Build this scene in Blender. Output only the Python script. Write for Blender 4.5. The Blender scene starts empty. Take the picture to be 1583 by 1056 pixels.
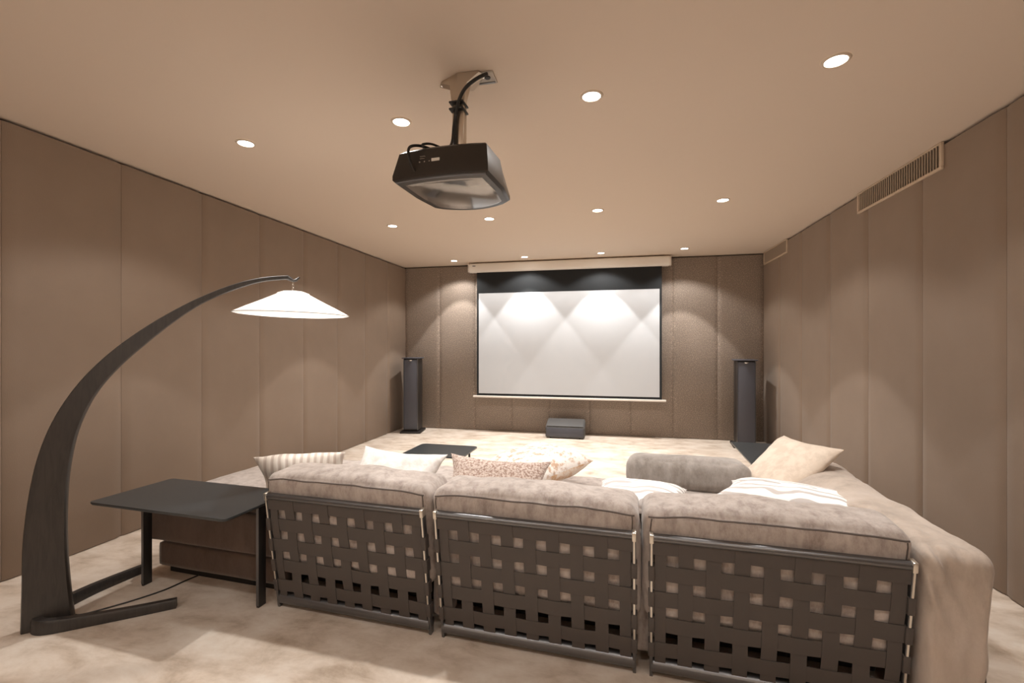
import bpy, bmesh, math, random
from mathutils.bvhtree import BVHTree
from mathutils import Vector, Matrix, Euler, noise

random.seed(4)
S = bpy.context.scene
COL = S.collection

# ------------------------------------------------------------------ camera
cam_d = bpy.data.cameras.new('camera')
cam = bpy.data.objects.new('camera', cam_d)
COL.objects.link(cam)
cam.location = (0, 0, 1.27)
cam.rotation_euler = (math.pi / 2, 0, math.atan(158.5 / 709.0))
cam_d.sensor_width = 36.0
cam_d.lens = 709.0 / 1583.0 * 36.0
cam_d.shift_y = 7.0 / 1583.0
cam_d.clip_start = 0.02
S.camera = cam

# ------------------------------------------------------------------ world and exposure
w = bpy.data.worlds.new('world')
S.world = w
w.use_nodes = True
w.node_tree.nodes['Background'].inputs[0].default_value = (1.0, 0.86, 0.72, 1)
w.node_tree.nodes['Background'].inputs[1].default_value = 0.0
S.view_settings.view_transform = 'Standard'
S.view_settings.look = 'None'
S.view_settings.gamma = 1.0
S.view_settings.use_curve_mapping = False
S.view_settings.exposure = -0.05
S.cycles.max_bounces = 14
S.cycles.diffuse_bounces = 8
S.cycles.sample_clamp_indirect = 4.0
S.cycles.use_denoising = True

# power of the recessed downlights: a tight beam plus the wide spill of the same lamp
BEAM_W = 62.0
SPILL_W = 40.0
LAMP_COL = (1.0, 0.97, 0.93)
FLOOR_LAMP_W = 7.0
# dimmer setting of each row of downlights (beam, spill), from the added fill row behind the viewer to the screen wall
ROWS = [(0.10, 0.62), (0.70, 0.82), (1.05, 1.0), (1.25, 1.15)]
# added fill: a pair of unseen uplighters on the wall behind the camera
FILL_UPLIGHT_W = 62.0


def lamp(name, kind, loc, power, color, parent=None, **kw):
    d = bpy.data.lights.new(name, kind)
    d.energy = power
    d.color = color
    for k, v in kw.items():
        setattr(d, k, v)
    o = bpy.data.objects.new(name, d)
    COL.objects.link(o)
    o.location = loc
    if parent:
        o.parent = parent
    return o


# ------------------------------------------------------------------ materials
def mat(name, color, rough=0.6, metal=0.0, spec=0.5, sheen=0.0, emit=None, emit_s=0.0, coat=0.0):
    m = bpy.data.materials.new(name)
    m.use_nodes = True
    b = m.node_tree.nodes['Principled BSDF']
    b.inputs['Base Color'].default_value = (*color, 1)
    b.inputs['Roughness'].default_value = rough
    b.inputs['Metallic'].default_value = metal
    b.inputs['Specular IOR Level'].default_value = spec
    b.inputs['Sheen Weight'].default_value = sheen
    b.inputs['Coat Weight'].default_value = coat
    if emit:
        b.inputs['Emission Color'].default_value = (*emit, 1)
        b.inputs['Emission Strength'].default_value = emit_s
    return m


def nodes(m):
    return m.node_tree.nodes, m.node_tree.links, m.node_tree.nodes['Principled BSDF']


def tex_coord(m, kind='Object', scale=(1, 1, 1)):
    n, l, b = nodes(m)
    tc = n.new('ShaderNodeTexCoord')
    mp = n.new('ShaderNodeMapping')
    mp.inputs['Scale'].default_value = scale
    l.new(tc.outputs[kind], mp.inputs['Vector'])
    return mp.outputs['Vector']


def noise_tex(m, vec, scale, detail=4, rough=0.55, dist=0.0):
    n, l, b = nodes(m)
    t = n.new('ShaderNodeTexNoise')
    t.inputs['Scale'].default_value = scale
    t.inputs['Detail'].default_value = detail
    t.inputs['Roughness'].default_value = rough
    t.inputs['Distortion'].default_value = dist
    l.new(vec, t.inputs['Vector'])
    return t.outputs['Fac']


def ramp(m, fac, stops):
    n, l, b = nodes(m)
    r = n.new('ShaderNodeValToRGB')
    e = r.color_ramp.elements
    while len(e) < len(stops):
        e.new(0.5)
    for i, (p, c) in enumerate(stops):
        e[i].position = p
        e[i].color = (*c, 1)
    l.new(fac, r.inputs['Fac'])
    return r.outputs['Color']


def bump(m, h, strength, dist=0.01, prev=None):
    n, l, b = nodes(m)
    bp = n.new('ShaderNodeBump')
    bp.inputs['Strength'].default_value = strength
    bp.inputs['Distance'].default_value = dist
    l.new(h, bp.inputs['Height'])
    if prev:
        l.new(prev, bp.inputs['Normal'])
    l.new(bp.outputs['Normal'], b.inputs['Normal'])
    return bp.outputs['Normal']


def base(m, col):
    n, l, b = nodes(m)
    l.new(col, b.inputs['Base Color'])


# floor: pale mottled short-pile carpet / polished screed look
M_floor = mat('floor_mottled', (0.6, 0.5, 0.4), 0.75, spec=0.25)
v = tex_coord(M_floor, 'Object')
v2 = tex_coord(M_floor, 'Object', (1.0, 1.7, 1))
f = noise_tex(M_floor, v2, 3.4, 8, 0.66, 0.25)
base(M_floor, ramp(M_floor, f, [(0.32, (0.41, 0.325, 0.25)), (0.44, (0.56, 0.465, 0.38)), (0.54, (0.65, 0.56, 0.475)),
                                (0.68, (0.72, 0.65, 0.57))]))
bump(M_floor, noise_tex(M_floor, v, 90, 3), 0.15, 0.002)

M_ceil = mat('ceiling_paint', (0.72, 0.615, 0.515), 0.9, spec=0.1)
v = tex_coord(M_ceil)
bump(M_ceil, noise_tex(M_ceil, v, 160, 2), 0.04, 0.001)

M_shell = mat('wall_backing', (0.045, 0.033, 0.026), 0.9, spec=0.1)


def wall_fabric(name, c1, c2, sparkle):
    m = mat(name, c1, 0.55, spec=0.35, sheen=0.15)
    v = tex_coord(m, 'Object')
    f = noise_tex(m, v, 1.6, 4, 0.6)
    base(m, ramp(m, f, [(0.3, c1), (0.7, c2)]))
    n, l, b = nodes(m)
    vf = tex_coord(m, 'Object', (260, 260, 90))
    t = noise_tex(m, vf, 1.0, 2, 0.6)
    bump(m, t, sparkle, 0.0015)
    if sparkle > 0.5:   # woven cloth, glint of its flecks painted into the base colour
        t2 = noise_tex(m, tex_coord(m, 'Object', (1, 1, 1)), 95, 3, 0.7)
        mr = n.new('ShaderNodeMapRange')
        mr.inputs[1].default_value = 0.50
        mr.inputs[2].default_value = 0.70
        mr.inputs[3].default_value = 0.95
        mr.inputs[4].default_value = 2.3
        l.new(t2, mr.inputs[0])
        mx = n.new('ShaderNodeVectorMath')
        mx.operation = 'SCALE'
        l.new(b.inputs['Base Color'].links[0].from_socket, mx.inputs[0])
        l.new(mr.outputs[0], mx.inputs['Scale'])
        l.new(mx.outputs[0], b.inputs['Base Color'])
    return m


M_wall = wall_fabric('panel_fabric', (0.240, 0.177, 0.131), (0.278, 0.207, 0.155), 0.25)
M_wallfar = wall_fabric('panel_fabric_woven', (0.215, 0.172, 0.140), (0.25, 0.200, 0.162), 0.8)


def velvet(name, dark, mid, light, sc=9.0):
    m = mat(name, mid, 0.8, spec=0.2, sheen=0.35)
    v = tex_coord(m, 'Object', (1.0, 1.0, 0.45))
    a = noise_tex(m, v, sc, 8, 0.72, 0.15)
    base(m, ramp(m, a, [(0.34, dark), (0.49, mid), (0.64, light)]))
    v2 = tex_coord(m, 'Object')
    b2 = noise_tex(m, v2, 55, 4)
    bump(m, b2, 0.25, 0.004)
    return m


M_velvet = velvet('taupe_velvet', (0.27, 0.222, 0.198), (0.40, 0.345, 0.312), (0.49, 0.435, 0.40), 22.0)
M_velvet_side = velvet('taupe_velvet_side', (0.34, 0.28, 0.235), (0.46, 0.385, 0.325), (0.54, 0.46, 0.40), 4)
M_velvet_grey = velvet('grey_chenille', (0.20, 0.175, 0.155), (0.29, 0.26, 0.235), (0.37, 0.335, 0.31), 12)
M_brown_shade = velvet('brown_shaded_fabric', (0.085, 0.056, 0.044), (0.115, 0.078, 0.062), (0.14, 0.098, 0.078), 5)  # deep shade on the sofa's left end, put into a darker brown
M_piping = mat('piping', (0.10, 0.08, 0.07), 0.8)
M_leather = mat('saddle_leather', (0.078, 0.066, 0.060), 0.5, spec=0.4)
v = tex_coord(M_leather)
bump(M_leather, noise_tex(M_leather, v, 220, 4), 0.2, 0.001)
M_metal = mat('gunmetal', (0.17, 0.17, 0.175), 0.34, metal=0.85)
M_metal_edge = mat('polished_edge', (0.75, 0.70, 0.62), 0.3, metal=0.9)
M_dark = mat('dark_plinth', (0.012, 0.010, 0.009), 0.8)
M_table = mat('table_lacquer', (0.030, 0.036, 0.040), 0.30, spec=0.55)
M_tableleg = mat('table_leg_metal', (0.022, 0.020, 0.019), 0.4, spec=0.5)
M_lampwood = mat('wenge_wood', (0.035, 0.030, 0.027), 0.42, spec=0.5)
v = tex_coord(M_lampwood, 'Object', (9, 9, 1.1))
f = noise_tex(M_lampwood, v, 6, 6, 0.6, 1.2)
base(M_lampwood, ramp(M_lampwood, f, [(0.35, (0.030, 0.026, 0.024)), (0.6, (0.043, 0.037, 0.033))]))
bump(M_lampwood, f, 0.15, 0.003)
M_shade = mat('lamp_shade_fabric', (0.9, 0.86, 0.8), 0.8, emit=(1.0, 0.95, 0.89), emit_s=0.72)
M_diff = mat('lamp_diffuser', (0.85, 0.82, 0.78), 0.8, emit=(1.0, 0.95, 0.90), emit_s=0.62)
M_shade_seam = mat('shade_seam', (0.45, 0.42, 0.38), 0.8, emit=(1.0, 0.93, 0.84), emit_s=0.05)
M_chrome = mat('chrome', (0.8, 0.78, 0.74), 0.2, metal=1.0)
M_lens = mat('lit_lamp_lens', (1, 1, 1), 0.5, emit=(1.0, 0.95, 0.88), emit_s=14.0)
M_trim = mat('downlight_trim', (0.62, 0.52, 0.42), 0.5)
M_screen = mat('screen_white', (0.54, 0.56, 0.585), 0.75, spec=0.2)
M_screenblack = mat('screen_black', (0.022, 0.024, 0.026), 0.75, spec=0.2)
M_case = mat('screen_case', (0.90, 0.86, 0.80), 0.45)
M_bar = mat('white_bar', (0.85, 0.80, 0.74), 0.4)
M_speaker = mat('speaker_grey', (0.075, 0.077, 0.095), 0.5)
M_speakerdark = mat('speaker_dark', (0.022, 0.018, 0.016), 0.5)
M_centre = mat('centre_speaker_grey', (0.085, 0.082, 0.080), 0.5)
M_vent = mat('vent_frame', (0.62, 0.50, 0.38), 0.6)
M_ventdark = mat('vent_duct', (0.06, 0.045, 0.032), 0.8)
M_slat = mat('vent_slat', (0.55, 0.45, 0.35), 0.6)
M_pblack = mat('projector_black', (0.018, 0.014, 0.011), 0.35, spec=0.5)
M_pgloss = mat('projector_gloss', (0.26, 0.245, 0.23), 0.12, metal=0.65)
M_plabel = mat('label_white', (0.75, 0.72, 0.66), 0.6)
M_pmetal = mat('mount_steel', (0.55, 0.48, 0.40), 0.28, metal=0.9)
M_rubber = mat('cable_black', (0.012, 0.011, 0.010), 0.5)
M_plate = mat('plate_grey', (0.42, 0.38, 0.33), 0.5)


def mottled(name, c1, c2, sc, bstr=0.4, lo=0.42, hi=0.58, emit=None):
    m = mat(name, c2, 0.85, spec=0.15, sheen=0.2)
    v = tex_coord(m)
    a = noise_tex(m, v, sc, 6, 0.65)
    base(m, ramp(m, a, [(lo, c1), (hi, c2)]))
    b2 = noise_tex(m, v, sc * 3, 4)
    bump(m, b2, bstr, 0.004)
    return m


M_pbeige = mottled('beige_linen', (0.60, 0.50, 0.41), (0.70, 0.60, 0.50), 14)
M_pwhite = mottled('white_ruffle', (0.74, 0.71, 0.68), (0.86, 0.84, 0.82), 18, 0.7)
M_pbrown = mottled('speckled_brown', (0.33, 0.22, 0.175), (0.66, 0.56, 0.50), 95, 0.8, 0.42, 0.56)
M_pgold = mottled('gold_lace', (0.66, 0.42, 0.24), (0.86, 0.76, 0.66), 16, 0.5, 0.44, 0.56)
M_place = mottled('white_lace', (0.55, 0.38, 0.27), (0.84, 0.79, 0.74), 26, 0.8, 0.38, 0.50)
# white cloth with printed curls and bars
M_pprint = mat('printed_white', (0.85, 0.82, 0.78), 0.85, spec=0.15)
v = tex_coord(M_pprint, 'Object', (1, 1, 1))
n_, l_, b_ = nodes(M_pprint)
wv = n_.new('ShaderNodeTexWave')
wv.wave_type = 'RINGS'
wv.inputs['Scale'].default_value = 7
wv.inputs['Distortion'].default_value = 6
wv.inputs['Detail'].default_value = 1
l_.new(v, wv.inputs['Vector'])
base(M_pprint, ramp(M_pprint, wv.outputs['Fac'], [(0.25, (0.52, 0.48, 0.46)), (0.36, (0.90, 0.88, 0.86))]))
M_pridge = mat('ridged_cream', (0.74, 0.68, 0.60), 0.85, spec=0.15)
v = tex_coord(M_pridge, 'Object', (1, 0.15, 1))
n_, l_, b_ = nodes(M_pridge)
wv = n_.new('ShaderNodeTexWave')
wv.inputs['Scale'].default_value = 9
wv.inputs['Distortion'].default_value = 1.5
l_.new(v, wv.inputs['Vector'])
base(M_pridge, ramp(M_pridge, wv.outputs['Fac'], [(0.2, (0.58, 0.51, 0.46)), (0.5, (0.80, 0.75, 0.69))]))
bump(M_pridge, wv.outputs['Fac'], 0.6, 0.006)


# ------------------------------------------------------------------ builders
def link(name, me, material=None, parent=None, loc=(0, 0, 0), rot=(0, 0, 0)):
    o = bpy.data.objects.new(name, me)
    COL.objects.link(o)
    o.location = loc
    o.rotation_euler = rot
    if material and not me.materials:
        me.materials.append(material)
    if parent:
        o.parent = parent
    return o


def obj(name, bm, material, parent=None, loc=(0, 0, 0), rot=(0, 0, 0), smooth=True, angle=40):
    bmesh.ops.recalc_face_normals(bm, faces=bm.faces)
    me = bpy.data.meshes.new(name)
    bm.to_mesh(me)
    bm.free()
    if isinstance(material, (list, tuple)):
        for m in material:
            me.materials.append(m)
        material = None
    if smooth:
        me.polygons.foreach_set('use_smooth', [True] * len(me.polygons))
        if angle < 180:
            me.set_sharp_from_angle(angle=math.radians(angle))
    return link(name, me, material, parent, loc, rot)


def tag(o, label=None, cat=None, group=None, kind=None):
    if label:
        o['label'] = label
    if cat:
        o['category'] = cat
    if group:
        o['group'] = group
    if kind:
        o['kind'] = kind
    return o


def empty(name, loc=(0, 0, 0), rz=0.0, label=None, cat=None, group=None):
    o = bpy.data.objects.new(name, None)
    COL.objects.link(o)
    o.location = loc
    o.rotation_euler = (0, 0, rz)
    o.empty_display_size = 0.05
    return tag(o, label, cat, group)


def box(bm, lo, hi, bevel=0.0, seg=2, M=None):
    r = bmesh.ops.create_cube(bm, size=1.0)
    vs = r['verts']
    for p in vs:
        p.co = Vector([(lo[i] + hi[i]) / 2 + p.co[i] * (hi[i] - lo[i]) for i in range(3)])
    if bevel > 0:
        es = list({e for p in vs for e in p.link_edges})
        r2 = bmesh.ops.bevel(bm, geom=es, offset=bevel, segments=seg, profile=0.5, affect='EDGES')
        vs = list({q for fc in r2['faces'] for q in fc.verts} | {q for q in vs if q.is_valid})
    if M is not None:
        for p in vs:
            p.co = M @ p.co
    return vs


def tube(bm, pts, r, seg=10, cap=True):
    pts = [Vector(p) for p in pts]
    rs = r if isinstance(r, (list, tuple)) else [r] * len(pts)
    rings = []
    t0 = (pts[1] - pts[0]).normalized()
    up = Vector((0, 0, 1)) if abs(t0.z) < 0.9 else Vector((1, 0, 0))
    nrm = t0.cross(up).normalized()
    for i, p in enumerate(pts):
        t = (pts[min(i + 1, len(pts) - 1)] - pts[max(i - 1, 0)]).normalized()
        nrm = (nrm - t * nrm.dot(t)).normalized()
        bn = t.cross(nrm)
        rings.append([bm.verts.new(p + (nrm * math.cos(a) + bn * math.sin(a)) * rs[i])
                      for a in [2 * math.pi * k / seg for k in range(seg)]])
    for a, b in zip(rings, rings[1:]):
        for k in range(seg):
            bm.faces.new((a[k], a[(k + 1) % seg], b[(k + 1) % seg], b[k]))
    if cap:
        bm.faces.new(rings[0][::-1])
        bm.faces.new(rings[-1])


def lathe(bm, prof, seg=32, c=(0, 0, 0), cap_top=False, cap_bot=False):
    rings = []
    for r, z in prof:
        rings.append([bm.verts.new((c[0] + r * math.cos(2 * math.pi * k / seg), c[1] + r * math.sin(2 * math.pi * k / seg),
                                    c[2] + z)) for k in range(seg)])
    for a, b in zip(rings, rings[1:]):
        for k in range(seg):
            bm.faces.new((a[k], a[(k + 1) % seg], b[(k + 1) % seg], b[k]))
    if cap_bot:
        bm.faces.new(rings[0][::-1])
    if cap_top:
        bm.faces.new(rings[-1])


def smooth_path(pts, n=6):
    P = [Vector(p) for p in pts]
    out = []
    for i in range(len(P) - 1):
        p0, p1, p2, p3 = P[max(i - 1, 0)], P[i], P[i + 1], P[min(i + 2, len(P) - 1)]
        for k in range(n):
            t = k / n
            out.append(0.5 * ((2 * p1) + (p2 - p0) * t + (2 * p0 - 5 * p1 + 4 * p2 - p3) * t * t +
                              (-p0 + 3 * p1 - 3 * p2 + p3) * t ** 3))
    out.append(P[-1])
    return out


def cushion(bm, lo, hi, r=0.04, n=16, bulge=(0, 0, 0), wr=0.004, wsc=6.0, seed=0.0, fold=None):
    """soft rounded box; bulge = how far each pair of faces swells; wr = wrinkle depth"""
    c = [(lo[i] + hi[i]) / 2 for i in range(3)]
    h = [(hi[i] - lo[i]) / 2 for i in range(3)]
    r = min(r, min(h) * 0.98)
    cnt = [max(3, int(n * (h[i] / max(h)) + 2)) for i in range(3)]
    cache = {}

    def vert(p):
        k = (round(p[0], 5), round(p[1], 5), round(p[2], 5))
        if k not in cache:
            q = Vector([p[i] * h[i] for i in range(3)])
            inner = Vector([max(-(h[i] - r), min(h[i] - r, q[i])) for i in range(3)])
            d = q - inner
            nn = d.normalized() if d.length > 1e-9 else Vector((0, 0, 1))
            q2 = inner + nn * r
            for i in range(3):
                j, kk = [a for a in range(3) if a != i]
                s = (1 - p[j] ** 2) * (1 - p[kk] ** 2)
                q2[i] += bulge[i] * s * p[i]
            wv3 = noise.noise_vector((q2 + Vector((seed, seed * 2, 0))) * wsc)
            q2 += nn * (wv3.x * wr) + wv3 * wr * 0.5
            q2 += nn * noise.noise((q2 + Vector((0, seed, 7))) * wsc * 3) * wr * 0.4
            q2 += Vector(c)
            if fold:
                q2 = fold(q2)
            cache[k] = bm.verts.new(q2)
        return cache[k]

    def warp(t):  # denser near the rims
        return math.sin(t * math.pi / 2) * 0.55 + t * 0.45
    for ax in range(3):
        a1, a2 = [a for a in range(3) if a != ax]
        n1, n2 = cnt[a1], cnt[a2]
        for sgn in (-1, 1):
            for i in range(n1):
                for j in range(n2):
                    q = []
                    for (di, dj) in ((0, 0), (1, 0), (1, 1), (0, 1)):
                        p = [0, 0, 0]
                        p[ax] = sgn
                        p[a1] = warp(-1 + 2 * (i + di) / n1)
                        p[a2] = warp(-1 + 2 * (j + dj) / n2)
                        q.append(vert(p))
                    try:
                        bm.faces.new(q)
                    except ValueError:
                        pass


def pillow_bm(w_, h_, t_, pinch=0.09, n=22, wr=0.006, seed=0.0, two=False, wsc=9.0):
    bm = bmesh.new()
    grid = {}
    for side in (1, -1):
        for i in range(n + 1):
            for j in range(n + 1):
                u = math.sin((-1 + 2 * i / n) * math.pi / 2)
                v_ = math.sin((-1 + 2 * j / n) * math.pi / 2)
                rim = i in (0, n) or j in (0, n)
                if rim and side == -1:
                    grid[side, i, j] = grid[1, i, j]
                    continue
                x = w_ / 2 * u * (1 - pinch * (1 - v_ * v_) * abs(u))
                y = h_ / 2 * v_ * (1 - pinch * (1 - u * u) * abs(v_))
                z = t_ / 2 * ((1 - u ** 4) * (1 - v_ ** 4)) ** 0.62 * side
                p = Vector((x, y, z))
                wv3 = noise.noise_vector((p + Vector((seed, 0, seed * side))) * wsc)
                e = 1 - max(abs(u), abs(v_)) ** 6
                p.z += wv3.z * wr * (0.4 + e) + noise.noise((p + Vector((seed, 3, 0))) * wsc * 2.6) * wr * 0.5
                p.x += wv3.x * wr * 0.5
                p.y += wv3.y * wr * 0.5
                grid[side, i, j] = bm.verts.new(p)
        for i in range(n):
            for j in range(n):
                q = [grid[side, i, j], grid[side, i + 1, j], grid[side, i + 1, j + 1], grid[side, i, j + 1]]
                if side == -1:
                    q.reverse()
                fc = bm.faces.new(q)
                if two and side == -1:
                    fc.material_index = 1
    return bm


def place_axes(o, c, ux, uy):
    ux = Vector(ux).normalized()
    uz = ux.cross(Vector(uy)).normalized()
    uy = uz.cross(ux)
    M = Matrix((ux, uy, uz)).transposed().to_4x4()
    M.translation = Vector(c)
    o.matrix_world = M


# ------------------------------------------------------------------ room shell
XL, XR, YF, YB, H = -3.20, 1.93, 6.65, -2.05, 2.50
T = 0.10


def shell(name, lo, hi, m):
    bm = bmesh.new()
    box(bm, lo, hi)
    return tag(obj(name, bm, m, smooth=False), kind='structure')


shell('floor', (XL - .2, YB - .2, -0.12), (XR + .2, YF + .2, 0.0), M_floor)
shell('ceiling', (XL - .2, YB - .2, H), (XR + .2, YF + .2, H + .12), M_ceil)
PT = 0.045   # panel thickness
wl = shell('wall_left', (XL - PT - T, YB - .2, 0), (XL - PT, YF + .2, H), M_shell)
wr_ = shell('wall_right', (XR + PT, YB - .2, 0), (XR + PT + T, YF + .2, H), M_shell)
wf = shell('wall_far', (XL - PT, YF + PT, 0), (XR + PT, YF + PT + T, H), M_shell)
wb = shell('wall_back', (XL - PT, YB - PT - T, 0), (XR + PT, YB - PT, H), M_shell)


def panel_mesh(width, m):
    """upholstered panel, face towards +Y at y=0, runs along X"""
    bm = bmesh.new()
    hw = width / 2
    prof = []
    n = 10
    for k in range(n + 1):
        u = -1 + 2 * k / n
        u = math.copysign(abs(u) ** 0.45, u)
        prof.append((u * (hw - 0.0008), -0.012 * abs(u) ** 22))
    rows = [(0.001, -0.012), (0.012, 0), (H / 2, 0), (H - 0.022, 0), (H - 0.012, -0.014)]
    vs = []
    for z, dz in rows:
        vs.append([bm.verts.new((x, y + dz, z)) for x, y in prof])
    for a, b in zip(vs, vs[1:]):
        for k in range(n):
            bm.faces.new((a[k], a[k + 1], b[k + 1], b[k]))
    back = []
    for z in (0.001, H - 0.012):
        back.append([bm.verts.new((-hw + 0.0008, -PT, z)), bm.verts.new((hw - 0.0008, -PT, z))])
    bm.faces.new([back[0][0]] + [back[0][1]] + vs[0][::-1])
    bm.faces.new([back[1][1]] + [back[1][0]] + vs[-1])
    bm.faces.new([back[0][0]] + [r[0] for r in vs] + [back[1][0]])
    bm.faces.new([r[-1] for r in vs][::-1] + [back[0][1], back[1][1]])
    bmesh.ops.recalc_face_normals(bm, faces=bm.faces)
    me = bpy.data.meshes.new('panel')
    bm.to_mesh(me)
    bm.free()
    me.polygons.foreach_set('use_smooth', [True] * len(me.polygons))
    me.set_sharp_from_angle(angle=math.radians(50))
    me.materials.append(m)
    return me


pm = panel_mesh(0.612, M_wall)
for k in range(14):   # left wall, seams at 1.805 + 0.612 k
    y0 = 1.805 + 0.612 * (k - 6)
    if y0 < YB - 0.05:
        continue
    link('panel', pm, None, wl, (XL, y0 + 0.306, 0), (0, 0, -math.pi / 2))
pm2 = panel_mesh(0.650, M_wall)
for k in range(14):
    y0 = 2.818 + 0.650 * (k - 7)
    if y0 < YB - 0.1 or y0 > 6.5:
        continue
    link('panel', pm2, None, wr_, (XR, min(y0, 6.6) + 0.325, 0), (0, 0, math.pi / 2))
pm3 = panel_mesh(0.570, M_wallfar)
pm4 = panel_mesh(0.570, M_wall)
for k in range(9):
    link('panel', pm3, None, wf, (XL + 0.285 + 0.57 * k, YF, 0), (0, 0, math.pi))
    link('panel', pm4, None, wb, (XL + 0.285 + 0.57 * k, YB, 0), (0, 0, 0))

# ------------------------------------------------------------------ recessed downlights
LIGHTS = [[(-2.18, 2.36), (-1.14, 2.32), (-0.11, 2.285), (0.93, 2.23)],
          [(-2.215, 4.31), (-1.18, 4.27), (-0.15, 4.22), (0.89, 4.155)],
          [(-2.255, 6.265), (-1.21, 6.205), (-0.175, 6.165), (0.86, 6.11)]]
row_txt = ['nearest row, by the projector', 'middle row, beyond the projector', 'far row, before the screen wall']
pos_txt = ['leftmost', 'second from left', 'third from left', 'rightmost']


def downlight(x, y, label, row=1):
    t = empty('downlight', (x, y, H), 0, label, 'ceiling light', 'recessed ceiling downlights')
    bm = bmesh.new()
    lathe(bm, [(0.044, -0.001), (0.044, -0.006), (0.050, -0.007), (0.055, -0.004), (0.057, -0.0005)], 32)
    obj('trim_ring', bm, M_trim, t)
    bm = bmesh.new()
    lathe(bm, [(0.0455, -0.0015), (0.03, -0.0028), (0.004, -0.0035)], 32, cap_top=True)
    obj('lens', bm, M_lens, t)
    lamp('beam', 'SPOT', (0, 0, -0.016), BEAM_W * ROWS[row][0], LAMP_COL, t, spot_size=math.radians(74), spot_blend=0.12,
         shadow_soft_size=0.03)
    lamp('spill', 'SPOT', (0, 0, -0.016), SPILL_W * ROWS[row][1], LAMP_COL, t, spot_size=math.radians(126), spot_blend=0.30,
         shadow_soft_size=0.045)
    return t


for r in range(3):
    for c in range(4):
        downlight(*LIGHTS[r][c], f'{pos_txt[c]} round lit ceiling downlight in the {row_txt[r]}', row=r + 1)

for c in range(4):  # rear row added as fill light, out of view
    downlight(-2.14 + 1.035 * c, 0.40 - 0.04 * c, f'{pos_txt[c]} round lit ceiling downlight of the added rear fill row, unseen behind the viewer', row=0)

# back part of the room, behind the camera: two unseen uplighters added to brighten ceiling and shade
for sx, side_txt in ((-1.9, 'left'), (0.7, 'right')):
    t = empty('fill_uplighter', (sx, YB, 1.75), 0, f'added half-round fill uplighter, unseen on the {side_txt} half of the rear wall', 'fill lamp', 'added fill uplighters')
    bm = bmesh.new()
    lathe(bm, [(0.02, -0.09), (0.09, -0.05), (0.13, 0.03), (0.125, 0.03), (0.085, -0.04), (0.02, -0.08)], 24)
    obj('bowl', bm, M_bar, t, (0, 0.14, 0))
    lamp('bulb', 'POINT', (0, 0.14, 0.06), FILL_UPLIGHT_W, (1.0, 0.90, 0.79), t, shadow_soft_size=0.08)

# ------------------------------------------------------------------ projection screen
t = empty('projection_screen', (-0.69, 6.50, 0), 0,
          'large white pull-down projection screen with black border on the far wall', 'screen')
SL, SR, SB, ST = -1.265, 1.285, 0.575, 2.045
bm = bmesh.new()
box(bm, (SL - 0.03, 0.0, SB - 0.035), (SR + 0.03, 0.003, 2.42))
obj('black_border', bm, M_screenblack, t, smooth=False)
bm = bmesh.new()
box(bm, (SL, -0.003, SB), (SR, -0.0005, ST))
obj('picture_surface', bm, M_screen, t, smooth=False)
bm = bmesh.new()
box(bm, (SL - 0.085, -0.016, SB - 0.062), (SR + 0.085, 0.016, SB - 0.033), 0.006)
obj('bottom_bar', bm, M_bar, t)
bm = bmesh.new()
box(bm, (SL - 0.145, -0.055, 2.352), (SR + 0.14, 0.065, 2.485), 0.03, 4)
cs = obj('roller_case', bm, M_case, t)
for xa in (SL - 0.152, SR + 0.139):
    bm = bmesh.new()
    box(bm, (xa, -0.05, 2.357), (xa + 0.008, 0.06, 2.480), 0.002)
    obj('end_cap', bm, M_bar, cs)
bm = bmesh.new()
box(bm, (SL - 0.08, -0.0585, 2.437), (SL - 0.035, -0.054, 2.447))
obj('badge', bm, M_speaker, cs)
for xa in (SL - 0.10, SR + 0.06):
    bm = bmesh.new()
    box(bm, (xa, 0.065, 2.38), (xa + 0.04, 0.15, 2.47))
    obj('wall_bracket', bm, M_case, cs)


# ------------------------------------------------------------------ loudspeakers
def tower(x, y, rz, label):
    t = empty('tower_speaker', (x, y, 0), rz, label, 'speaker', 'tower speakers')
    bm = bmesh.new()
    box(bm, (-0.105, -0.02, 0.03), (0.105, 0.26, 1.085), 0.012, 3)
    obj('cabinet', bm, M_speakerdark, t)
    bm = bmesh.new()
    box(bm, (-0.098, -0.036, 0.06), (0.098, -0.018, 1.07), 0.006)
    obj('front_grille', bm, M_speaker, t)
    for sx in (-1, 1):
        bm = bmesh.new()
        box(bm, (sx * 0.102 - 0.0025, -0.04, 0.05), (sx * 0.102 + 0.0025, -0.016, 1.08), 0.001)
        obj('edge_trim', bm, M_metal, t)
    bm = bmesh.new()
    box(bm, (-0.13, -0.045, 1.085), (0.13, 0.27, 1.100), 0.004)
    obj('top_plate', bm, M_speaker, t)
    bm = bmesh.new()
    lathe(bm, [(0.001, -0.022), (0.02, -0.018), (0.032, -0.006), (0.034, 0.0)], 20)
    bmesh.ops.bisect_plane(bm, geom=bm.verts[:] + bm.edges[:] + bm.faces[:], plane_co=(0, 0, 0), plane_no=(0, 1, 0), clear_outer=True)
    obj('tweeter', bm, M_chrome, t, (0, -0.038, 1.066))
    bm = bmesh.new()
    box(bm, (-0.15, -0.07, 0.0), (0.15, 0.28, 0.028), 0.006)
    obj('base_plate', bm, M_speakerdark, t)


tower(1.60, 6.22, -0.10, 'tall slim dark tower speaker in the right far corner')
tower(-2.90, 6.22, 0.18, 'tall slim dark tower speaker in the left far corner')

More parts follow.
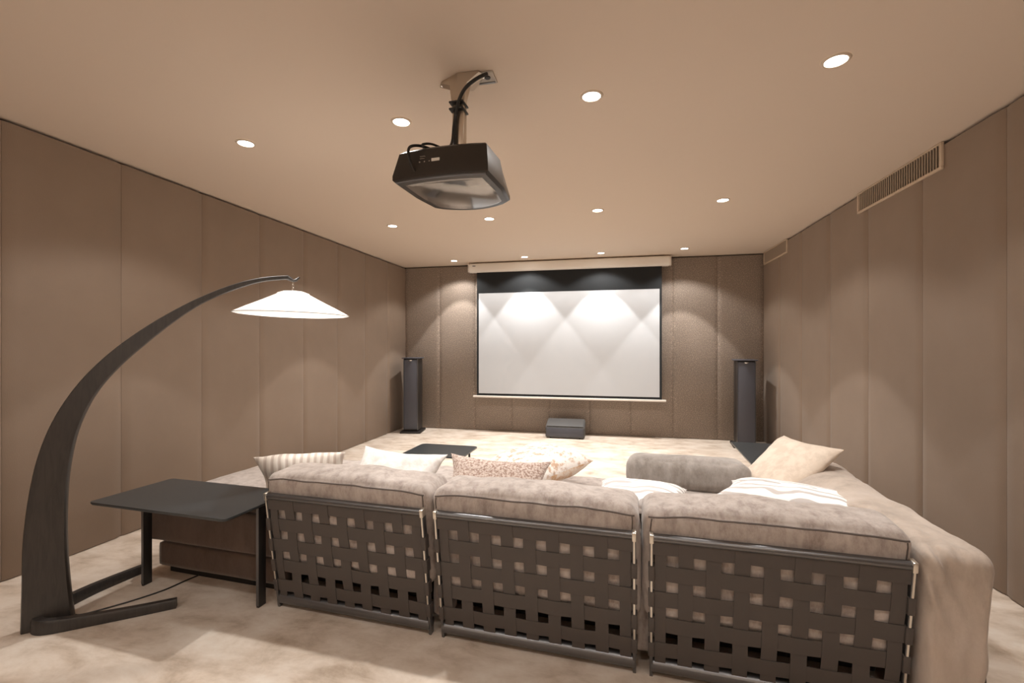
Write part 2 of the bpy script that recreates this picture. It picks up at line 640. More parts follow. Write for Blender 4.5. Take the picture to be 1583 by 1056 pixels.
t = empty('centre_speaker', (-0.665, 6.28, 0), 0, 'small wide grey centre speaker on the floor below the screen', 'speaker')
bm = bmesh.new()
vs = box(bm, (-0.265, 0.0, 0.012), (0.265, 0.25, 0.235), 0.0)
for p in bm.verts:
    if p.co.z > 0.1 and p.co.y < 0.1:
        p.co.z = 0.155
bmesh.ops.bevel(bm, geom=bm.edges[:], offset=0.008, segments=2, affect='EDGES')
obj('cabinet', bm, M_centre, t)
bm = bmesh.new()
box(bm, (-0.25, -0.006, 0.03), (0.25, 0.0, 0.145), 0.002)
obj('front_grille', bm, M_speaker, t)
bm = bmesh.new()
Mx = Matrix.Translation((0, 0.0, 0.162)) @ Matrix.Rotation(math.atan(0.08 / 0.25), 4, 'X')
box(bm, (-0.25, 0.012, -0.002), (0.25, 0.245, 0.006), 0.002, M=Mx)
obj('top_panel', bm, M_centre, t)
bm = bmesh.new()
bm.free()
for sx in (-0.2, 0.2):
    for sy in (0.04, 0.2):
        bm = bmesh.new()
        lathe(bm, [(0.015, 0), (0.015, 0.013)], 12, (0, 0, 0), True, True)
        obj('foot', bm, M_rubber, t, (sx, sy, 0))


# ------------------------------------------------------------------ air grilles
def vent(y0, y1, label):
    z0, z1 = 2.335, 2.497
    t = empty('air_vent', (XR, (y0 + y1) / 2, z0), 0, label, 'air vent', 'wall air grilles')
    L = (y1 - y0) / 2
    hh = z1 - z0
    bm = bmesh.new()
    fw = 0.017
    box(bm, (-0.016, -L, 0), (0.0, L, fw), 0.003)
    box(bm, (-0.016, -L, hh - 0.008), (0.0, L, hh), 0.002)
    box(bm, (-0.016, -L, fw), (0.0, -L + fw, hh - 0.008), 0.002)
    box(bm, (-0.016, L - fw, fw), (0.0, L, hh - 0.008), 0.002)
    obj('frame', bm, M_vent, t)
    bm = bmesh.new()
    box(bm, (-0.003, -L + 0.01, 0.01), (-0.001, L - 0.01, hh - 0.004))
    obj('duct', bm, M_ventdark, t)
    bm = bmesh.new()
    n = int((2 * L - 2 * fw) / 0.026)
    sm = None
    for i in range(n):
        yy = -L + fw + (i + 0.5) * (2 * L - 2 * fw) / n
        if sm is None:
            b2 = bmesh.new()
            box(b2, (-0.013, -0.002, fw), (-0.003, 0.002, hh - 0.008), 0.0,
                M=Matrix.Rotation(0.35, 4, 'Z'))
            s0 = obj('slat', b2, M_slat, t, (0, yy, 0), smooth=False)
            sm = s0.data
        else:
            link('slat', sm, None, t, (0, yy, 0))
    bm.free()


vent(3.25, 4.23, 'long slatted air grille high on the right wall, nearer the camera')
vent(5.79, 6.62, 'air grille high on the right wall, right in the far corner')

# ------------------------------------------------------------------ projector
t = empty('ceiling_projector', (-0.69, 1.99, H), -0.05,
          'large black home cinema projector hanging from the ceiling on a steel pole', 'projector')
zb, zt = -0.545, -0.40   # body bottom and top, relative to the ceiling


def body_loft(levels):
    """levels: list of (z, outline points)"""
    bm = bmesh.new()
    rings = [[bm.verts.new((x, y, z)) for x, y in o] for z, o in levels]
    n = len(rings[0])
    for a, b in zip(rings, rings[1:]):
        for k in range(n):
            bm.faces.new((a[k], a[(k + 1) % n], b[(k + 1) % n], b[k]))
    bm.faces.new(rings[0][::-1])
    bm.faces.new(rings[-1])
    return bm


def outline(w, y0, y1, bow, front_w):
    pts = [(-w, y0)]
    for k in range(1, 6):
        u = -1 + 2 * k / 6
        pts.append((u * w, y0 - 0.018 * (1 - u * u)))
    pts.append((w, y0))
    pts += [(w * 1.02, y0 + (y1 - y0) * 0.5), (front_w, y1 - 0.03)]
    for k in range(0, 9):
        u = 1 - 2 * k / 8
        pts.append((u * (front_w - 0.03), y1 + bow * (1 - u * u)))
    pts += [(-front_w, y1 - 0.03), (-w * 1.02, y0 + (y1 - y0) * 0.5)]
    return pts


bm = body_loft([(zb, outline(0.200, -0.215, 0.17, 0.05, 0.185)), (zb + 0.012, outline(0.212, -0.225, 0.185, 0.055, 0.195)),
                (zb + 0.03, outline(0.212, -0.225, 0.185, 0.055, 0.195)),
                (zt - 0.012, outline(0.196, -0.195, 0.15, 0.04, 0.17)), (zt, outline(0.185, -0.18, 0.135, 0.04, 0.16))])
body = obj('body', bm, M_pblack, t, angle=35)
bm = body_loft([(zb - 0.004, outline(0.165, -0.175, 0.145, 0.04, 0.155)), (zb + 0.001, outline(0.176, -0.19, 0.155, 0.045, 0.165))])
obj('glossy_underside', bm, M_pgloss, t, angle=30)
bm = bmesh.new()     # bowed chrome lip under the rear face
lip = [(u * 0.2, -0.217 - 0.017 * (1 - u * u), zb + 0.006) for u in [-1 + i / 8 for i in range(17)]]
tube(bm, lip, 0.006, 8)
obj('rear_lip', bm, M_metal, t)
bm = bmesh.new()     # row of sockets
for k in range(4):
    lathe(bm, [(0.003, 0), (0.003, 0.007)], 10, (0, 0, 0), True, True)
    for p in bm.verts[-20:]:
        p.co = Matrix.Rotation(math.pi / 2, 4, 'X') @ p.co
        p.co += Vector((-0.085 + k * 0.022, -0.222, zb + 0.075))
obj('socket', bm, M_plate, body)
bm = bmesh.new()
box(bm, (-0.03, -0.232, zb + 0.072), (0.005, -0.215, zb + 0.084))
obj('label_sticker', bm, M_plabel, body, smooth=False)
bm = bmesh.new()
for (a, b, z_) in ((-0.085, -0.062, 0.098), (-0.085, -0.064, 0.089)):
    box(bm, (a, -0.2275, zb + z_), (b, -0.2165, zb + z_ + 0.001))
obj('printed_marks', bm, M_plate, body, smooth=False)
# front lens
bm = bmesh.new()
lathe(bm, [(0.055, 0), (0.05, 0.02), (0.04, 0.012), (0.001, 0.016)], 24)
obj('lens', bm, M_rubber, t, (0, 0.215, (zb + zt) / 2), (-math.pi / 2, 0, 0))
# bracket on top of the body
bm = bmesh.new()
box(bm, (-0.055, -0.06, zt), (0.055, 0.06, zt + 0.012), 0.003)
box(bm, (-0.035, -0.035, zt + 0.01), (0.035, 0.035, zt + 0.035), 0.004)
obj('mount_bracket', bm, M_rubber, t)
bm = bmesh.new()
box(bm, (-0.027, -0.022, zt + 0.03), (0.027, 0.022, -0.06), 0.004)
obj('pole', bm, M_pmetal, t)
# triangular ceiling plate with funnel arms
bm = bmesh.new()
top = [(-0.118, 0.045), (-0.012, 0.115), (0.03, 0.112), (0.125, 0.015), (0.10, -0.022), (0.0, -0.030), (-0.095, 0.015)]
mid = [(-0.05, 0.02), (-0.01, 0.05), (0.02, 0.05), (0.05, 0.01), (0.04, -0.02), (0.0, -0.03), (-0.04, -0.02)]
low = [(-0.032, 0.01), (-0.01, 0.026), (0.012, 0.026), (0.032, 0.005), (0.03, -0.022), (0.0, -0.027), (-0.03, -0.022)]
rings = [[bm.verts.new((x, y, z)) for x, y in o] for z, o in ((-0.001, top), (-0.008, top), (-0.045, mid), (-0.13, low))]
for a, b in zip(rings, rings[1:]):
    for k in range(7):
        bm.faces.new((a[k], a[(k + 1) % 7], b[(k + 1) % 7], b[k]))
bm.faces.new(rings[0])
bm.faces.new(rings[-1][::-1])
pl = obj('ceiling_plate', bm, M_pmetal, t, angle=25)
bm = bmesh.new()
for x, y in ((-0.10, 0.035), (0.012, 0.09), (0.105, 0.018)):
    lathe(bm, [(0.009, -0.006), (0.008, -0.013), (0.003, -0.016)], 10, (x, y, 0), True, True)
obj('screw', bm, M_chrome, pl)
bm = bmesh.new()
tube(bm, smooth_path([(0.135, -0.01, -0.015), (0.10, -0.045, -0.05), (0.045, -0.05, -0.09), (0.01, -0.045, -0.15), (-0.005, -0.036, -0.22),
                      (-0.008, -0.034, -0.30), (-0.006, -0.045, -0.37), (0.0, -0.06, -0.385)]), 0.008, 8)
tube(bm, smooth_path([(0.0, -0.04, -0.16), (-0.012, -0.04, -0.24), (-0.02, -0.05, -0.33), (-0.05, -0.09, -0.375), (-0.10, -0.19, -0.385),
                      (-0.125, -0.24, -0.41), (-0.12, -0.25, -0.46), (-0.105, -0.235, -0.505), (-0.10, -0.225, -0.51)]), 0.006, 8)
tube(bm, smooth_path([(-0.02, -0.09, -0.375), (-0.06, -0.16, -0.37), (-0.085, -0.2, -0.385), (-0.08, -0.20, -0.40)]), 0.005, 8)
cb = obj('cable', bm, M_rubber, t)
bm = bmesh.new()
for z_ in (-0.135, -0.165):
    box(bm, (-0.034, -0.046, z_ - 0.004), (0.034, 0.026, z_ + 0.004), 0.002)
obj('cable_tie', bm, M_rubber, cb)

t = empty('ceiling_socket', (-0.575, 2.02, H), 0, 'square grey cable outlet plate on the ceiling beside projector mount', 'socket')
bm = bmesh.new()
box(bm, (-0.045, -0.045, -0.010), (0.045, 0.045, -0.0005), 0.003)
obj('cover_plate', bm, M_plate, t)
bm = bmesh.new()
lathe(bm, [(0.014, -0.0101), (0.013, -0.0145), (0.006, -0.016)], 16, (0.012, -0.012, 0), True, True)
obj('port', bm, M_rubber, t)
bm = bmesh.new()
box(bm, (-0.038, 0.025, -0.013), (0.038, 0.035, -0.0101), 0.001)
obj('seam_strip', bm, M_metal, t)

# ------------------------------------------------------------------ sectional sofa (local axes u,v turned slightly)
TH = -0.055
sofa = empty('sectional_sofa', (0.0, 0.0, 0), TH,
             'large taupe velvet corner sofa with woven dark leather-strap backs, seen from behind', 'sofa')
WF, HF, PITCH = 0.806, 0.585, 0.868
U0 = [-1.700, -1.700 + PITCH, -1.700 + 2 * PITCH]
hole_x = []
x = 0.052
v_straps = []
prev = 0.012
for k in range(8):
    v_straps.append((prev, x))
    hole_x.append((x, x + 0.043))
    prev = x + 0.043
    x += 0.0938
v_straps.append((prev, WF - 0.012))
h_straps = [(0.506, 0.575), (0.401, 0.462), (0.296, 0.357), (0.191, 0.252), (0.088, 0.147), (0.020, 0.046)]


def strap_h(z0, z1, j, wraps):
    bm = bmesh.new()
    xs = [-0.004]
    for a, b in v_straps:
        xs += [a + 0.004, (a + b) / 2, b - 0.004]
    xs.append(WF + 0.004)
    front, back = [], []
    for i, xx in enumerate(xs):
        k = max(0, min(8, (i - 1) // 3))
        s = 1 if (k + j) % 2 else -1
        y = s * 0.0016
        if i in (0, len(xs) - 1):
            y = -0.004
        front.append((xx, y - 0.0019))
        back.append((xx, y + 0.0013))
    rows = []
    for (pa, pb) in zip(front, back):
        rows.append([bm.verts.new((pa[0], pa[1], z0)), bm.verts.new((pa[0], pa[1], z1)), bm.verts.new((pb[0], pb[1], z1)),
                     bm.verts.new((pb[0], pb[1], z0))])
    for a, b in zip(rows, rows[1:]):
        for k in range(4):
            bm.faces.new((a[k], b[k], b[(k + 1) % 4], a[(k + 1) % 4]))
    bm.faces.new(rows[0])
    bm.faces.new(rows[-1][::-1])
    if wraps:
        for xx in (0.0, WF):
            box(bm, (xx - 0.011, -0.012, z0), (xx + 0.011, 0.024, z1), 0.003)
    return bm


def strap_v(x0, x1, k):
    bm = bmesh.new()
    zs = [0.018]
    for a, b in sorted(h_straps):
        zs += [a + 0.003, (a + b) / 2, b - 0.003]
    rows = []
    for i, z in enumerate(zs):
        j = 5 - max(0, min(5, (i - 1) // 3))
        s = -1 if (k + j) % 2 else 1
        y = s * 0.0016
        rows.append([bm.verts.new((x0, y - 0.0012, z)), bm.verts.new((x1, y - 0.0012, z)), bm.verts.new((x1, y + 0.0012, z)),
                     bm.verts.new((x0, y + 0.0012, z))])
    for a, b in zip(rows, rows[1:]):
        for q in range(4):
            bm.faces.new((a[q], a[(q + 1) % 4], b[(q + 1) % 4], b[q]))
    bm.faces.new(rows[0])
    bm.faces.new(rows[-1][::-1])
    return bm


def make_back_frame():
    bm = bmesh.new()
    for xx in (0.0, WF):
        box(bm, (xx - 0.006, -0.008, 0.0), (xx + 0.006, 0.020, HF - 0.008), 0.0015)
    tube(bm, [(-0.004, 0.004, HF - 0.016), (WF + 0.004, 0.004, HF - 0.016)], 0.0155, 16)
    tube(bm, [(0, 0.014, 0.040), (WF, 0.014, 0.040)], 0.027, 18)
    fr = obj('back_frame', bm, M_metal, sofa)
    for xx in (0.0, WF):
        bm = bmesh.new()
        box(bm, (xx - 0.0075, -0.013, HF - 0.034), (xx + 0.0075, 0.020, HF + 0.001), 0.003)
        box(bm, (xx - 0.003, -0.0092, 0.10), (xx + 0.003, -0.0075, HF - 0.03), 0.0)
        obj('polished_edge', bm, M_metal_edge, fr)
    for j, (z0, z1) in enumerate(h_straps):
        obj('horizontal_strap', strap_h(z0, z1, j, 0 < j < 5), M_leather, fr, angle=30)
    for k, (x0, x1) in enumerate(v_straps):
        obj('vertical_strap', strap_v(x0, x1, k), M_leather, fr, angle=30)
    return fr


def copy_part(o, parent):
    c = o.copy()
    COL.objects.link(c)
    c.parent = parent
    for ch in list(o.children):
        d = ch.copy()
        COL.objects.link(d)
        d.parent = c
    return c


fr0 = make_back_frame()
fr0.location = (U0[0], 1.850, 0)
fr0.rotation_euler = (math.radians(8.4), 0, 0)
for k in (1, 2):
    c = copy_part(fr0, sofa)
    c.location = (U0[k], 1.850, 0)
side = copy_part(fr0, sofa)      # back of the right-hand module, facing the right wall
side.location = (1.072, 1.85, 0)
side.scale = (1, 1, 0.90)
side.rotation_euler = Euler((math.radians(-3.5), 0, math.pi / 2))

# back cushions behind the woven frames
for k in range(3):
    wdt = PITCH - 0.012
    u0 = U0[k] - 0.030
    bm = bmesh.new()
    lean = math.tan(math.radians(8.0))

    def fold(q, k=k):
        q = q.copy()
        zz = q.z - 0.245
        q.y -= zz * lean * 0.9
        # the loose boxed top sags towards the ends
        return q
    cushion(bm, (u0, 1.824, 0.215), (u0 + wdt, 2.075, 0.664), r=0.048, n=44, bulge=(0.004, 0.004, 0.030), wr=0.010, wsc=5.5,
            seed=3.1 * k + 1, fold=fold)
    tree = BVHTree.FromBMesh(bm)
    cu = obj('back_cushion', bm, M_velvet, sofa, angle=180)
    bm = bmesh.new()
    zp = 0.652
    yb = 1.824 - (zp - 0.245) * lean * 0.9
    pts = []
    for i in range(49):
        s = i / 48
        pts.append((u0 + 0.02 + s * (wdt - 0.04), yb + 0.004 + 0.018 * (abs(2 * s - 1) ** 8), zp + 0.004 * noise.noise(Vector((s * 6, k * 5, 0))) - 0.012 * (abs(2 * s - 1) ** 6)))
    snapped = []
    for p in pts:
        hit, nrm_, _i, _d = tree.ray_cast(Vector((p[0], 1.5, p[2] - 0.008)), Vector((0, 1, 0)))
        if hit is None:
            continue
        snapped.append(hit + nrm_ * 0.0015)
    tube(bm, snapped, 0.0034, 6)
    for ue in (u0 + 0.012, u0 + wdt - 0.012):
        side_pts = []
        for i in range(12):
            z_ = 0.64 - i * 0.033
            hit, nrm_, _i, _d = tree.find_nearest(Vector((ue, 1.80 - (z_ - 0.245) * lean * 0.9, z_)))
            side_pts.append(hit + nrm_ * 0.0012)
        tube(bm, side_pts, 0.0028, 6)
    obj('piping', bm, M_piping, cu)

# upholstered strips showing between the frames
for k in range(1, 3):
    ug = U0[k] - (PITCH - WF) / 2
    bm = bmesh.new()
    cushion(bm, (ug - 0.045, 1.885, 0.055), (ug + 0.045, 1.99, 0.50), r=0.03, n=22, wr=0.006, seed=k)
    obj('side_upholstery', bm, M_velvet, sofa, angle=180)
# dark structure under and inside the backs
bm = bmesh.new()
box(bm, (U0[0] + 0.02, 2.05, 0.03), (0.86, 2.90, 0.17), 0.01)
obj('base', bm, M_dark, sofa)
# seat cushions
for k in range(3):
    bm = bmesh.new()
    cushion(bm, (U0[k] - 0.03, 2.03, 0.172), (U0[k] + PITCH - 0.036, 3.02, 0.425), r=0.045, n=22, bulge=(0, 0, 0.012), wr=0.005, seed=10 + k)
    obj('seat_cushion', bm, M_velvet, sofa, angle=180)

# open-ended left module (no back) under the side table
bm = bmesh.new()
cushion(bm, (-2.62, 1.90, 0.200), (U0[0] - 0.04, 2.95, 0.430), r=0.03, n=26, bulge=(0, 0, 0.01), wr=0.004, seed=21)
s4 = obj('seat_cushion', bm, M_velvet, sofa, angle=180)
bm = bmesh.new()
cushion(bm, (-2.60, 1.93, 0.045), (U0[0] - 0.04, 2.90, 0.175), r=0.012, n=18, wr=0.002, seed=23)
obj('upholstered_base', bm, M_brown_shade, sofa, angle=180)
bm = bmesh.new()
box(bm, (-2.56, 1.97, 0.0), (U0[0] - 0.07, 2.86, 0.05))
box(bm, (-2.56, 1.97, 0.17), (U0[0] - 0.07, 2.86, 0.205))
obj('plinth', bm, M_dark, sofa, smooth=False)


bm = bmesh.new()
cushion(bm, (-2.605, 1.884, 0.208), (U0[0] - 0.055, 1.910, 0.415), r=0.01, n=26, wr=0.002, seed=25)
obj('painted_shade_panel', bm, M_brown_shade, sofa, angle=180)  # added dark sheet: paints the shade on the near face of the taupe seat

# right-hand module: tall loose-covered end
def sag(q):
    q = q.copy()
    k = min(1, max(0, (2.32 - q.y) / 0.14))
    k = k * k * (3 - 2 * k)
    xr = 0.872 + (q.x - 0.700) * (1.062 - 0.872) / (1.062 - 0.700)
    q.x = q.x * (1 - k) + xr * k
    s = max(0, (0.95 - q.x) / 0.23) * (1 - k * 0.6)
    if q.z > 0.45:
        q.z -= 0.10 * s ** 1.6
    # pleats that fall over the near end
    if q.y < 1.90:
        fade = min(1.0, (1.90 - q.y) / 0.10)
        kx = min(1.0, max(0.0, (q.x - 0.88) / 0.16))
        q.x -= 0.035 * kx * max(0.0, (0.52 - q.z) / 0.5)
        f_ = max(0.0, 1 - abs(q.x - 0.92) / 0.09) * max(0, (q.z - 0.30) / 0.3) * fade
        q.y -= 0.022 * f_ * math.sin(q.x * 105 + q.z * 45)
        q.y += 0.012 * fade * math.sin(q.x * 26 + q.z * 3)
    return q


bm = bmesh.new()
cushion(bm, (0.700, 1.772, 0.05), (1.062, 3.02, 0.615), r=0.05, n=64, bulge=(0.006, 0.004, 0.012), wr=0.014, wsc=5.0, seed=33, fold=sag)
obj('arm_cushion', bm, M_velvet_side, sofa, angle=180)

# ------------------------------------------------------------------ scatter pillows
def pillow(name, label, size, c, ux, uy, m, seed, pinch=0.09, wr=0.006, two=False):
    bm = pillow_bm(*size, pinch=pinch, seed=seed, wr=wr, two=two)
    o = obj(name, bm, m, angle=180)
    place_axes(o, c, ux, uy)
    return tag(o, label, 'pillow', 'scatter pillows on the sofa')


pillow('scatter_pillow', 'beige linen pillow propped against the right arm of the sofa', (0.47, 0.44, 0.13), (0.92, 2.84, 0.575),
       (0.314, 0.121, 0.285), (-0.075, 0.394, 0.047), M_pbeige, 1.0, 0.10)
pillow('scatter_pillow', 'white pillow with printed curls, behind the rightmost back cushion', (0.58, 0.40, 0.12), (0.81, 2.40, 0.552),
       (0.90, -0.38, 0.0), (0.36, 0.84, -0.06), M_pprint, 2.0, 0.10)
pillow('scatter_pillow', 'white printed pillow mostly hidden between middle and right back cushions', (0.46, 0.40, 0.12), (0.13, 2.45, 0.500),
       (0.98, -0.12, -0.01), (0.1, 0.9, -0.02), M_pprint, 3.0)
pillow('scatter_pillow', 'cream ridged pillow poking out left of the leftmost back cushion', (0.46, 0.36, 0.14), (-1.70, 2.26, 0.545),
       (0.88, 0.46, 0.0), (0.20, -0.50, 0.66), M_pridge, 4.0, 0.13)
pillow('scatter_pillow', 'bright white crinkled pillow behind the leftmost back cushion', (0.56, 0.38, 0.13), (-1.20, 2.31, 0.540),
       (0.97, -0.15, -0.01), (0.05, 0.62, 0.60), M_pwhite, 5.0, 0.16, 0.012)
pillow('scatter_pillow', 'speckled brown and silver pillow behind the middle back cushion', (0.56, 0.36, 0.13), (-0.60, 2.27, 0.542),
       (0.99, 0.02, -0.03), (0.0, 0.60, 0.62), M_pbrown, 6.0, 0.18)
pillow('scatter_pillow', 'white lace pillow with gold underside lying beyond the speckled one', (0.50, 0.50, 0.19), (-0.47, 2.72, 0.555),
       (0.74, -0.62, 0.02), (0.66, 0.72, 0.13), [M_place, M_pgold], 7.0, 0.08, two=True)

# large loose grey cushion further along the seat
bm = bmesh.new()
cushion(bm, (-0.34, -0.13, -0.105), (0.34, 0.13, 0.085), r=0.06, n=30, bulge=(0.01, 0.01, 0.012), wr=0.008, seed=41)
o = obj('loose_cushion', bm, M_velvet_grey, angle=180)
o.location = (0.42, 2.93, 0.510)
o.rotation_euler = (math.radians(-6), 0, math.radians(-3))
tag(o, 'large plump grey chenille cushion standing on the right end of the seat', 'cushion')


# ------------------------------------------------------------------ tables
def slab_table(name, loc, rz, w_, d_, h_, label, legs_y, group, overhang=True):
    t = empty(name, loc, rz, label, 'table', group)
    bm = bmesh.new()
    pts = []
    rr = 0.02
    for cx, cy, a0 in ((w_ / 2 - rr, d_ / 2 - rr, 0), (-w_ / 2 + rr, d_ / 2 - rr, 90), (-w_ / 2 + rr, -d_ / 2 + rr, 180), (w_ / 2 - rr, -d_ / 2 + rr, 270)):
        for k in range(5):
            a = math.radians(a0 + 22.5 * k)
            pts.append((cx + rr * math.cos(a), cy + rr * math.sin(a)))
    r0 = [bm.verts.new((x * 0.985, y * 0.985, h_ - 0.014)) for x, y in pts]
    r1 = [bm.verts.new((x, y, h_ - 0.007)) for x, y in pts]
    r2 = [bm.verts.new((x, y, h_)) for x, y in pts]
    n = len(pts)
    for a, b in ((r0, r1), (r1, r2)):
        for k in range(n):
            bm.faces.new((a[k], a[(k + 1) % n], b[(k + 1) % n], b[k]))
    bm.faces.new(r0[::-1])
    bm.faces.new(r2)
    obj('table_top', bm, M_table, t, smooth=True, angle=25)
    for sx in (-1, 1):
        bm = bmesh.new()
        x0 = sx * (w_ / 2 - 0.04) - 0.02
        box(bm, (x0 - 0.007, legs_y[0], 0), (x0 + 0.007, legs_y[1], h_ - 0.014), 0.001)
        lg = obj('leg', bm, M_tableleg, t)
        bm = bmesh.new()
        box(bm, (x0 - 0.0075, legs_y[0] - 0.0012, 0.01), (x0 + 0.0075, legs_y[0], h_ - 0.02))
        obj('leg_edge', bm, M_metal, lg, smooth=False)
    bm = bmesh.new()
    box(bm, (-w_ / 2 + 0.03, legs_y[1] - 0.02, h_ - 0.03), (w_ / 2 - 0.03, legs_y[1], h_ - 0.014))
    obj('cross_rail', bm, M_tableleg, t, smooth=False)
    return t


slab_table('side_table', (-2.045, 1.890, 0), TH, 0.83, 0.41, 0.52,
           'dark rectangular slab side table over the open left end of the sofa', (0.03, 0.075), 'slab side tables')
slab_table('side_table', (1.13, 3.56, 0), TH + math.pi / 2, 0.84, 0.48, 0.50,
           'dark slab side table beyond the right end of the sofa', (-0.15, 0.10), 'slab side tables')

t = empty('coffee_table', (-1.58, 4.03, 0), -0.02, 'low dark square coffee table on the floor beyond the sofa', 'table')
bm = bmesh.new()
pts = []
rr = 0.05
for cx, cy, a0 in ((0.29 - rr, 0.235 - rr, 0), (-0.29 + rr, 0.235 - rr, 90), (-0.29 + rr, -0.235 + rr, 180), (0.29 - rr, -0.235 + rr, 270)):
    for k in range(7):
        a = math.radians(a0 + 15 * k)
        pts.append((cx + rr * math.cos(a), cy + rr * math.sin(a)))
r1 = [bm.verts.new((x, y, 0.288)) for x, y in pts]
r2 = [bm.verts.new((x, y, 0.300)) for x, y in pts]
for k in range(len(pts)):
    bm.faces.new((r1[k], r1[(k + 1) % len(pts)], r2[(k + 1) % len(pts)], r2[k]))
bm.faces.new(r1[::-1])
bm.faces.new(r2)
obj('table_top', bm, M_table, t, angle=30)
for sx in (-1, 1):
    for sy in (-1, 1):
        bm = bmesh.new()
        tube(bm, [(sx * 0.22, sy * 0.17, 0.0), (sx * 0.22, sy * 0.17, 0.289)], 0.010, 10)
        obj('leg', bm, M_tableleg, t)

# ------------------------------------------------------------------ arc floor lamp
LP = Vector((-2.564, 1.513, 0))
d2 = Vector((0.722, 0.692, 0)).normalized()
n2 = Vector((d2.y, -d2.x, 0))
t = empty('arc_floor_lamp', LP, 0, 'dark wood arc floor lamp curving over the side table with a white cone shade', 'lamp')
OUT = [(-0.004, 0.002), (0.000, 0.20), (0.004, 0.408), (0.024, 0.62), (0.056, 0.795), (0.109, 0.954), (0.19, 1.104), (0.291, 1.232), (0.412, 1.348),
       (0.538, 1.446), (0.657, 1.525), (0.797, 1.598), (0.93, 1.645), (1.065, 1.668)]
INN = [(0.172, 0.002), (0.155, 0.19), (0.146, 0.377), (0.148, 0.60), (0.166, 0.782), (0.199, 0.926), (0.254, 1.056), (0.334, 1.172), (0.430, 1.278),
       (0.540, 1.388), (0.660, 1.488), (0.785, 1.560), (0.93, 1.620), (1.062, 1.645)]
op = smooth_path([(a, 0, z) for a, z in OUT], 5)
ip = smooth_path([(a, 0, z) for a, z in INN], 5)
bm = bmesh.new()
rows = []
for i, (a, b) in enumerate(zip(op, ip)):
    s = i / (len(op) - 1)
    th = 0.026 * (1 - s) + 0.014 * s
    b_ = 0.006 * (1 - s) + 0.003 * s
    dirv = (b - a).normalized()
    ring = []
    for (p, off, side_) in ((a, b_, -1), (a, 0, -0.6), (a, 0, 0.6), (a, b_, 1), (b, -b_, 1), (b, 0, 0.6), (b, 0, -0.6), (b, -b_, -1)):
        q = p + dirv * off
        ring.append(bm.verts.new(d2 * q.x + n2 * (th * side_) + Vector((0, 0, q.z))))
    rows.append(ring)
for a, b in zip(rows, rows[1:]):
    for k in range(8):
        bm.faces.new((a[k], a[(k + 1) % 8], b[(k + 1) % 8], b[k]))
bm.faces.new(rows[0])
bm.faces.new(rows[-1][::-1])
arc = obj('curved_arm', bm, M_lampwood, t, angle=50)
# hooked tip
bm = bmesh.new()
tipz = 1.655
tube(bm, [d2 * a + Vector((0, 0, z)) for a, z in ((1.055, 1.657), (1.075, 1.648), (1.090, 1.640), (1.105, 1.644), (1.122, 1.662))],
     [0.014, 0.012, 0.009, 0.008, 0.006], 10)
obj('hook', bm, M_lampwood, arc)
# U-shaped foot
foot = smooth_path([(-2.08, 1.822, 0.022), (-2.20, 1.722, 0.023), (-2.32, 1.628, 0.025), (-2.41, 1.560, 0.028), (-2.470, 1.528, 0.030), (-2.522, 1.540, 0.031),
                    (-2.568, 1.600, 0.030), (-2.600, 1.70, 0.028), (-2.610, 1.85, 0.025), (-2.585, 2.06, 0.022)], 6)
bm = bmesh.new()
rows = []
for i, p in enumerate(foot):
    tt = (foot[min(i + 1, len(foot) - 1)] - foot[max(i - 1, 0)])
    tt.z = 0
    tt.normalize()
    nn = Vector((tt.y, -tt.x, 0))
    hw = 0.012 + 0.60 * (p.z - 0.02)
    hh = p.z * 2 - 0.001
    q = Vector((p.x, p.y, 0)) - LP
    ring = []
    for a, z in ((-1, 0.001), (-1, hh * 0.8), (-0.7, hh), (0.7, hh), (1, hh * 0.8), (1, 0.001)):
        ring.append(bm.verts.new(q + nn * (hw + 0.004) * a + Vector((0, 0, z))))
    rows.append(ring)
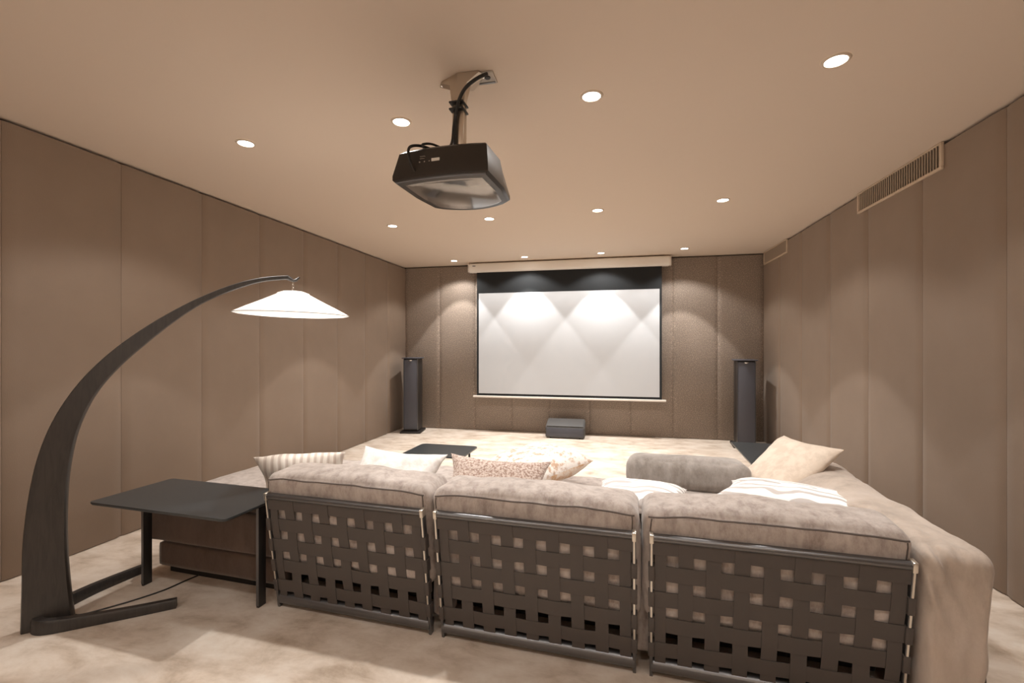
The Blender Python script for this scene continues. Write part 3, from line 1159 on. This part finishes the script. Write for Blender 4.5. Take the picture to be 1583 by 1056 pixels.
for a, b in zip(rows, rows[1:]):
    for k in range(6):
        bm.faces.new((a[k], a[(k + 1) % 6], b[(k + 1) % 6], b[k]))
bm.faces.new(rows[0])
bm.faces.new(rows[-1][::-1])
obj('forked_foot', bm, M_lampwood, t, angle=40)
SC = d2 * 1.088
tilt = Euler((math.radians(0), math.radians(1.4), 0))
bm = bmesh.new()
lathe(bm, [(0.0, 0.128), (0.055, 0.128), (0.082, 0.118), (0.086, 0.112), (0.16, 0.073), (0.235, 0.036), (0.295, 0.004), (0.2975, -0.001)], 48)
sh = obj('lamp_shade', bm, M_shade, t, (SC.x, SC.y, 1.450), tilt, angle=60)
bm = bmesh.new()
lathe(bm, [(0.2975, 0.0), (0.28, -0.006), (0.2, -0.012), (0.001, -0.014)], 48)
obj('diffuser', bm, M_diff, sh)
bm = bmesh.new()
ring = [(0.2985 * math.cos(a), 0.2985 * math.sin(a), 0.0) for a in [2 * math.pi * k / 48 for k in range(49)]]
tube(bm, ring, 0.0022, 6, cap=False)
obj('rim_seam', bm, M_shade_seam, sh)
bm = bmesh.new()
for k in range(3):
    zc = 1.628 - k * 0.017
    rr_ = 0.009
    pts = []
    for i in range(13):
        a = 2 * math.pi * i / 12
        if k % 2:
            pts.append(SC + Vector((0.005 * math.cos(a), 0, rr_ * 1.1 * math.sin(a) + zc)))
        else:
            pts.append(SC + Vector((0, 0.005 * math.cos(a), rr_ * 1.1 * math.sin(a) + zc)))
    tube(bm, pts, 0.0018, 6, cap=False)
obj('chain', bm, M_chrome, t)
lamp('bulb', 'POINT', (SC.x, SC.y, 1.36), FLOOR_LAMP_W, (1.0, 0.94, 0.87), t, shadow_soft_size=0.12)
bm = bmesh.new()
tube(bm, smooth_path([(x + 2.564, y - 1.513, 0.004) for x, y in ((-2.50, 1.66), (-2.45, 1.67), (-2.38, 1.755), (-2.33, 1.83), (-2.28, 1.93), (-2.26, 2.03), (-2.24, 2.10))], 6), 0.0035, 6)
obj('power_cord', bm, M_rubber, t)
